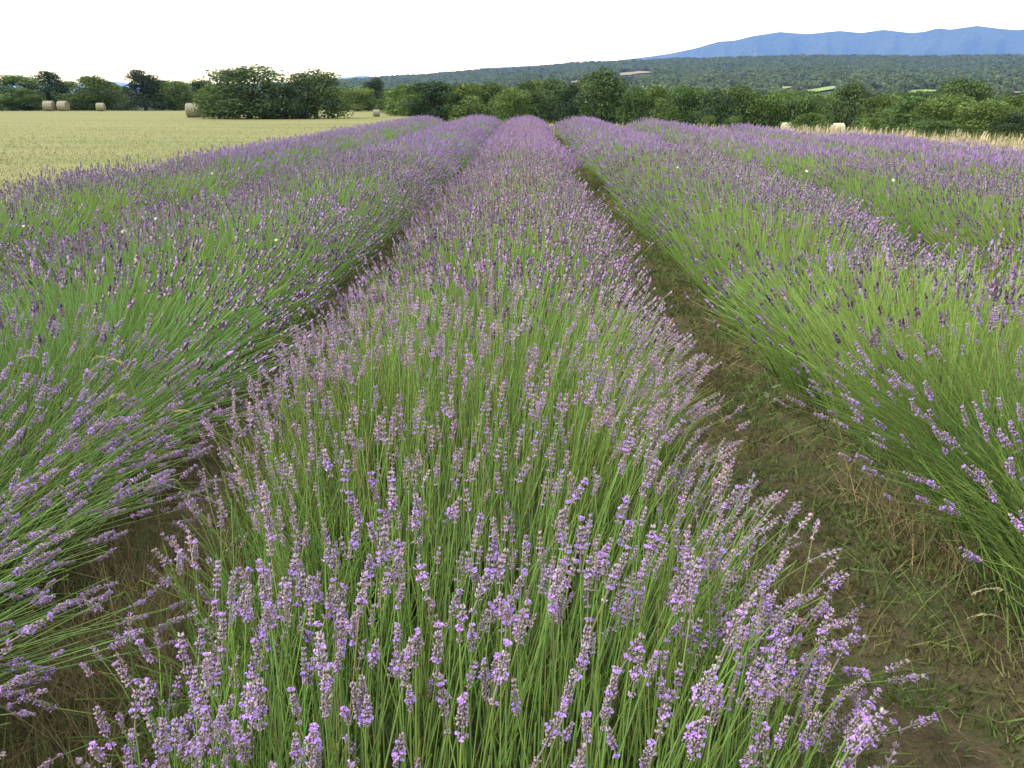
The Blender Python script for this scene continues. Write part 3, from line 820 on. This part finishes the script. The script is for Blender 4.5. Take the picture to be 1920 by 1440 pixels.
# meadow stubble and hay
r = np.random.default_rng(71); n = 80000
d = 7.0 * (118 / 7.0) ** r.random(n) ; a = r.uniform(R(-46), R(-4), n)
P = np.stack([d * np.sin(a), d * np.cos(a), np.full(n, .012)], 1)
right = np.interp(P[:, 1], [-12, 40, 46, 60, 76, 92, 120], [-5.55, -5.4, -5.5, -6.9, -9.6, -12.5, -16])
P = P[(P[:, 0] < right) & (P[:, 1] < 119)]
def mcol(P, r):
    f = fnoise(P[:, 0] * .08, P[:, 1] * .42, 41, 3); f = np.clip((f - .36) / .28, 0, 1)[:, None]
    a, b = np.array([.168, .200, .080]), np.array([.225, .222, .112])
    return (a * (1 - f) + b * f) * r.uniform(.82, 1.15, len(P))[:, None]
dd = np.hypot(P[:, 0], P[:, 1])
kp = dd < 30 + 50 * r.random(len(dd)); P = P[kp]; dd = dd[kp]
scatter_field('stubble', P, .02, .065, np.minimum(.003 + .0006 * dd, .02), mcol, .9, M_blade, 'short mown grass and drying hay covering the meadow', 'grass', 72)

# tall dry grass along the right-hand and far edge of the field
r = np.random.default_rng(81)
poly = np.array([[9.7, 6.0], [9.8, 14], [9.8, 20], [9.0, 25.2], [7.2, 29.2], [4.8, 32.6], [2.4, 36.6], [0.6, 40.4]])
seg = np.linalg.norm(np.diff(poly, axis=0), axis=1); cum = np.concatenate([[0], np.cumsum(seg)])
n = 11000; s = r.uniform(0, cum[-1], n)
x = np.interp(s, cum, poly[:, 0]); yv = np.interp(s, cum, poly[:, 1])
off = r.uniform(0, 1, n) ** 1.3 * np.interp(s, [0, cum[3], cum[5], cum[-1]], [3.0, 3.0, 1.3, .6])
x2, y2 = x + off * .85, yv + off * .5
P = np.stack([x2, y2, terrain(x2, y2)], 1)
hs = np.interp(s, [0, cum[2], cum[3], cum[5], cum[-1]], [.62, .62, .66, .55, .42]) * (.6 + .75 * fnoise(P[:, 0] * .8, P[:, 1] * .8, 51, 2))
T = P + np.stack([r.normal(.06, .12, n) * hs, r.normal(0, .12, n) * hs, hs * r.uniform(.6, 1.1, n)], 1)
acc = Acc(); cc = np.array([.50, .43, .31]) * r.uniform(.65, 1.2, n)[:, None]; gsel = r.random(n) < .12; cc[gsel] = np.array([.2, .22, .08])
ribbons(acc, P, P + (T - P) * .5 + np.array([0, 0, .05]), T, np.full(n, .014), cc, r, 2, .5)
# seed heads
hd = r.random(n) < .35
ribbons(acc, T[hd] - (T - P)[hd] * .18, T[hd], T[hd] + (T - P)[hd] * .04 + np.array([.03, 0, -.01]), np.full(hd.sum(), .032), cc[hd] * 1.12, r, 2, .3)
o = link('dry_grass', acc.mesh('dry_grass'), M_blade); tag(o, 'tall dry straw coloured grass along the right edge of the lavender field', 'dry grass', kind='stuff')

# rough grass on the bank behind it
r = np.random.default_rng(83); n = 9000
x = r.uniform(-4, 34, n); yv = r.uniform(0, 26, n) + np.interp(x, [-4, 0, 9, 34], [44, 42, 27, 8]); P = np.stack([x, yv, terrain(x, yv)], 1)
scatter_field('bank_grass', P, .2, .55, .05, lambda P, r: np.array([.16, .18, .06]) * r.uniform(.5, 1.5, len(P))[:, None], .5, M_blade, 'rough green grass on the bank behind the dry grass', 'grass', 84)

# ------------------------------------------------------------------ hay bales
def bale_mesh(seed, w=1.2, rad=.62, pale=1.0):
    """round bale lying on its side: drum with wrapped skin, rounded rims and coiled ends; axis along X"""
    r = np.random.default_rng(seed); k = 36; V, F, C = [], [], []
    st = [(-w / 2 - .01, .04), (-w / 2 + .012, .18), (-w / 2 - .004, .30), (-w / 2 + .012, .42), (-w / 2, rad - .10), (-w / 2 + .03, rad - .03)] + \
         [(-w / 2 + .08 + (w - .16) * i / 9, rad + .006 * ((i % 2) * 2 - 1)) for i in range(10)] + [(w / 2 - .03, rad - .03), (w / 2, rad - .10), (w / 2 - .012, .42), (w / 2 + .004, .30), (w / 2 - .012, .18), (w / 2 + .01, .04)]
    for i, (x, q) in enumerate(st):
        end = i < 5 or i > len(st) - 6
        for j in range(k):
            a = 6.283 * j / k; q2 = q * (1 + r.normal(0, .012)); z = rad + q2 * math.sin(a)
            if z < .06: z = z * .5 + .0
            V.append((x + r.normal(0, .006), q2 * math.cos(a), z))
            c = np.array([.225, .212, .165]) if not end else (np.array([.23, .205, .15]) if i % 2 else np.array([.165, .145, .105]))
            C.append(c * pale * r.uniform(.8, 1.2))
    for i in range(len(st) - 1):
        for j in range(k): F.append((i * k + j, i * k + (j + 1) % k, (i + 1) * k + (j + 1) % k, (i + 1) * k + j))
    F4 = np.array(F); V.append((st[0][0], 0, rad)); V.append((st[-1][0], 0, rad)); C += [np.array([.3, .24, .14])] * 2
    nV = len(V); L0 = (len(st) - 1) * k
    F3 = np.array([(nV - 2, (j + 1) % k, j) for j in range(k)] + [(nV - 1, L0 + j, L0 + (j + 1) % k) for j in range(k)])
    me = mesh_np('hay_bale', np.array(V), [F4, F3], np.clip(np.array(C), 0, .8), smooth=True); me.materials.append(M_hay)
    # bands of net wrap: their own part
    Vn, Fn = [], []
    for b in range(4):
        xc = -w / 2 + w * (b + .7) / 4.4; o = len(Vn)
        for j in range(k):
            a = 6.283 * j / k
            for dx, e in ((-.05, .010), (0, .018), (.05, .010)):
                z = rad + (rad + e) * math.sin(a); Vn.append((xc + dx, (rad + e) * math.cos(a), max(z, .004)))
        for j in range(k):
            for s_ in range(2):
                p, q = o + j * 3 + s_, o + ((j + 1) % k) * 3 + s_; Fn.append((p, q, q + 1, p + 1))
    mn = mesh_np('net_wrap', np.array(Vn), np.array(Fn), np.tile(np.array([.25, .24, .195]) * pale, (len(Vn), 1)), smooth=True); mn.materials.append(M_hay)
    return me, mn
BALES = [bale_mesh(1), bale_mesh(2), bale_mesh(3, pale=2.0)]
def bale(px, py, wpx, rz, variant, label, D=None):
    d = ray(px, py)
    if D is None:
        t = -CAM_H / d[2]; p = np.array([d[0] * t, d[1] * t, 0.012])
    else:
        p = at_depth(px, py, D); topz = p[2]; p[2] = float(terrain(p[0], p[1]))
    dist = np.linalg.norm(p[:2]); s = wpx / LENS_F * dist / 1.46
    o = empty('hay_bale', p, rz); o.scale = (s, s, s) if D is None else (s, s, (topz - p[2]) / 1.24)
    tag(o, label, 'hay bale', 'hay bales lying about the fields')
    me, mn = BALES[variant]
    for n_, m_ in (('straw_roll', me), ('net_wrap', mn)):
        c = bpy.data.objects.new(n_, m_); COL.objects.link(c); c.parent = o
    return o
bale(93, 208.3, 18, .10, 0, 'round hay bale on the left of the pair by the far meadow edge')
bale(120, 208.3, 18, -.06, 1, 'round hay bale on the right of the pair by the far meadow edge')
bale(190, 208.6, 15, .14, 0, 'small lone hay bale at the meadow edge left of the dark pine')
bale(364, 220.5, 27, .12, 1, 'largest hay bale, half hidden by the left side of the big bush')
bale(706, 219.0, 14, .2, 0, 'tiny hay bale right of the meadow bushes, near the lavender row ends')
bale(1475, 230, 20, .2, 2, 'left one of two pale bales behind the dry grass', D=52)
bale(1573, 231, 23, .1, 2, 'right one of two pale bales behind the dry grass', D=46)

# ------------------------------------------------------------------ stray plants and flowers
def on_canopy(px, py, z): 
    d = ray(px, py); t = (z - CAM_H) / d[2]; return np.array([d[0] * t, d[1] * t, z])
def grass_stalk(px, py, z, h, label, lean=(.12, .02), col=(.36, .33, .14), head=.06):
    """a single grass stem with a nodding seed head"""
    tip = on_canopy(px, py, z); base = tip - np.array([lean[0], lean[1], z])
    base[2] = 0.0
    r = np.random.default_rng(int(px)); root = empty('grass_stalk', base); tag(root, label, 'grass stalk', 'grass stalks among the lavender')
    top = tip - base; mid = np.array([top[0] * .2, top[1] * .2, top[2] * .75])
    pts = [bezier(np.zeros(3), mid, top, t) for t in np.linspace(0, 1, 9)]
    v, f = tube(pts, np.linspace(.0018, .0010, 9), 4)
    link('stem', mesh_np('stem', v, f, np.tile(np.array(col) * .9, (len(v), 1))), M_blade, root)
    acc = Acc(); n = 44; t = np.linspace(0, 1, n); sx = np.sign(lean[0])
    ax = top - mid; ax /= np.linalg.norm(ax)
    c0 = top[None] + t[:, None] * head * (ax * .7 + np.array([sx * .5, .05, 0])) + (t ** 2)[:, None] * head * np.array([sx * .12, 0, -.45])
    fw = np.gradient(c0, axis=0); fw /= np.linalg.norm(fw, axis=1, keepdims=True)
    dv = (fw + r.normal(0, .32, (n, 3))) * (.013 * (1 - .5 * t))[:, None]
    ribbons(acc, c0, c0 + dv * .5, c0 + dv, np.full(n, .0032), np.array(col)[None] * r.uniform(.75, 1.2, n)[:, None], r, 2, .3)
    link('seed_head', acc.mesh('seed_head'), M_blade, root)
Y = (.48, .44, .22)
grass_stalk(172, 676, .62, .7, 'nodding yellow grass head above the left row, left of two close together', (.08, 0), Y)
grass_stalk(230, 682, .62, .7, 'nodding yellow grass head above the left row, right of two close together', (-.07, 0), Y)
grass_stalk(36, 672, .62, .7, 'pale grass stalk leaning at the left edge above the left row', (.16, 0), Y)
grass_stalk(205, 748, .56, .6, 'small bent grass head on the flank of the left row', (.06, 0), Y)
grass_stalk(320, 775, .48, .6, 'low grass head near the shaded foot of the left row', (.10, 0), Y)
grass_stalk(1880, 1105, .28, .4, 'pale dry grass head leaning out over the right path at its edge', (-.14, -.05), (.5, .46, .32), .07)
grass_stalk(1870, 1155, .16, .3, 'lowest dry grass head over the right path, near the view\'s edge', (-.10, .0), (.5, .46, .32), .06)
grass_stalk(1585, 400, .90, .9, 'thin reddish stalk rising above the right row, right of two', (.02, 0), (.30, .2, .14), .08)
grass_stalk(1525, 430, .88, .9, 'thin pale stalk rising above the right row, left of two', (-.02, 0), (.38, .3, .18), .09)

def white_flower(px, py, z, label, s=.02):
    s *= .55
    p = on_canopy(px, py, z); r = np.random.default_rng(int(px * 3))
    root = empty('white_flower', (p[0], p[1], 0)); tag(root, label, 'flower', 'white wild flowers among the lavender')
    v, f = tube([(0, 0, .1), (.01, .01, p[2] * .6), (0, 0, p[2])], [.0016, .0014, .0012], 4)
    link('stem', mesh_np('stem', v, f, np.tile(np.array([.12, .2, .06]), (len(v), 1))), M_blade, root)
    V, F, C = [], [], []
    for k in range(5):
        q = 6.283 * k / 5 + r.uniform(0, .3); o = len(V); a = np.array([math.cos(q), math.sin(q), 0]); b = np.array([-math.sin(q), math.cos(q), 0])
        V += [np.zeros(3), a * s * .6 + b * s * .4 + np.array([0, 0, s * .25]), a * s * 1.05 + np.array([0, 0, s * .3]), a * s * .6 - b * s * .4 + np.array([0, 0, s * .25])]
        F.append((o, o + 1, o + 2, o + 3)); C += [np.array([.62, .62, .6])] * 4
    V = np.array(V); ca, sa = math.cos(.95), math.sin(.95)      # the bloom tips over towards the path
    V = np.stack([V[:, 0], V[:, 1] * ca - V[:, 2] * sa, V[:, 1] * sa + V[:, 2] * ca], 1) + np.array([0, -.004, p[2]])
    link('petals', mesh_np('petals', V, np.array(F), np.array(C)), M_petal, root)
white_flower(232, 434, .80, 'white flower on the crest of the left row, lower of two near each other', .022)
white_flower(292, 410, .80, 'white flower on the crest of the left row, upper of two near each other', .018)
white_flower(45, 424, .80, 'small white flower at the left edge on the crest of the left row', .016)
white_flower(518, 450, .76, 'tiny white flower in the green patch of the left row', .016)
white_flower(398, 325, .80, 'tiny white flower on the row beside the meadow', .02)
white_flower(1674, 338, .84, 'white flower highest on the second row to the right', .03)
white_flower(1512, 321, .86, 'tiny white flower near the green gaps of the right rows', .03)
white_flower(1270, 314, .80, 'tiny white flower on the row right of the middle one', .022)

# a broad-leaved weed on the right path
def weed(px, py, label):
    p = on_canopy(px, py, .0); r = np.random.default_rng(9); root = empty('weed', p, .4); tag(root, label, 'weed')
    v, f = tube([(0, 0, 0), (.01, 0, .07), (.03, .01, .13)], [.003, .0025, .0015], 4)
    link('stem', mesh_np('stem', v, f, np.tile(np.array([.2, .2, .1]), (len(v), 1))), M_blade, root)
    for k in range(5):
        q = k * 1.4; a = np.array([math.cos(q), math.sin(q), .5]); b = np.array([-math.sin(q), math.cos(q), 0]); z = np.array([.02, .005, .05 + .02 * k]); L = .055
        V = np.array([z, z + a * L * .4 + b * .018, z + a * L, z + a * L * .4 - b * .018, z + a * L * .45 + np.array([0, 0, -.005])])
        F = np.array([(0, 4, 1), (1, 4, 2), (2, 4, 3), (3, 4, 0)])
        link('leaf', mesh_np('leaf', V, F, np.tile(np.array([.17, .22, .12]), (5, 1))), M_blade, root)
weed(1435, 775, 'pale broad-leaved weed growing on the path right of the middle row')

# ------------------------------------------------------------------ haze
def haze():
    m, n, out = mat_new('haze_air')
    pv = N(n, 'VolumePrincipled')
    pv.inputs['Color'].default_value = (.115, .275, 1.0, 1)
    pv.inputs['Density'].default_value = 0.86e-4
    pv.inputs['Absorption Color'].default_value = (1, 1, 1, 1)
    pv.inputs['Anisotropy'].default_value = 0.0
    n.links.new(pv.outputs[0], out.inputs['Volume'])
    a, b, t = 27000.0, -35.0, 1100.0
    V = np.array([(x, y, z) for z in (b, t) for y in (-a, a) for x in (-a, a)])
    F = np.array([(0, 2, 3, 1), (4, 5, 7, 6), (0, 1, 5, 4), (2, 6, 7, 3), (0, 4, 6, 2), (1, 3, 7, 5)])
    o = link('haze', mesh_np('haze', V, F), m); tag(o, 'thin blue summer haze over the whole landscape', 'haze', kind='stuff')
haze()
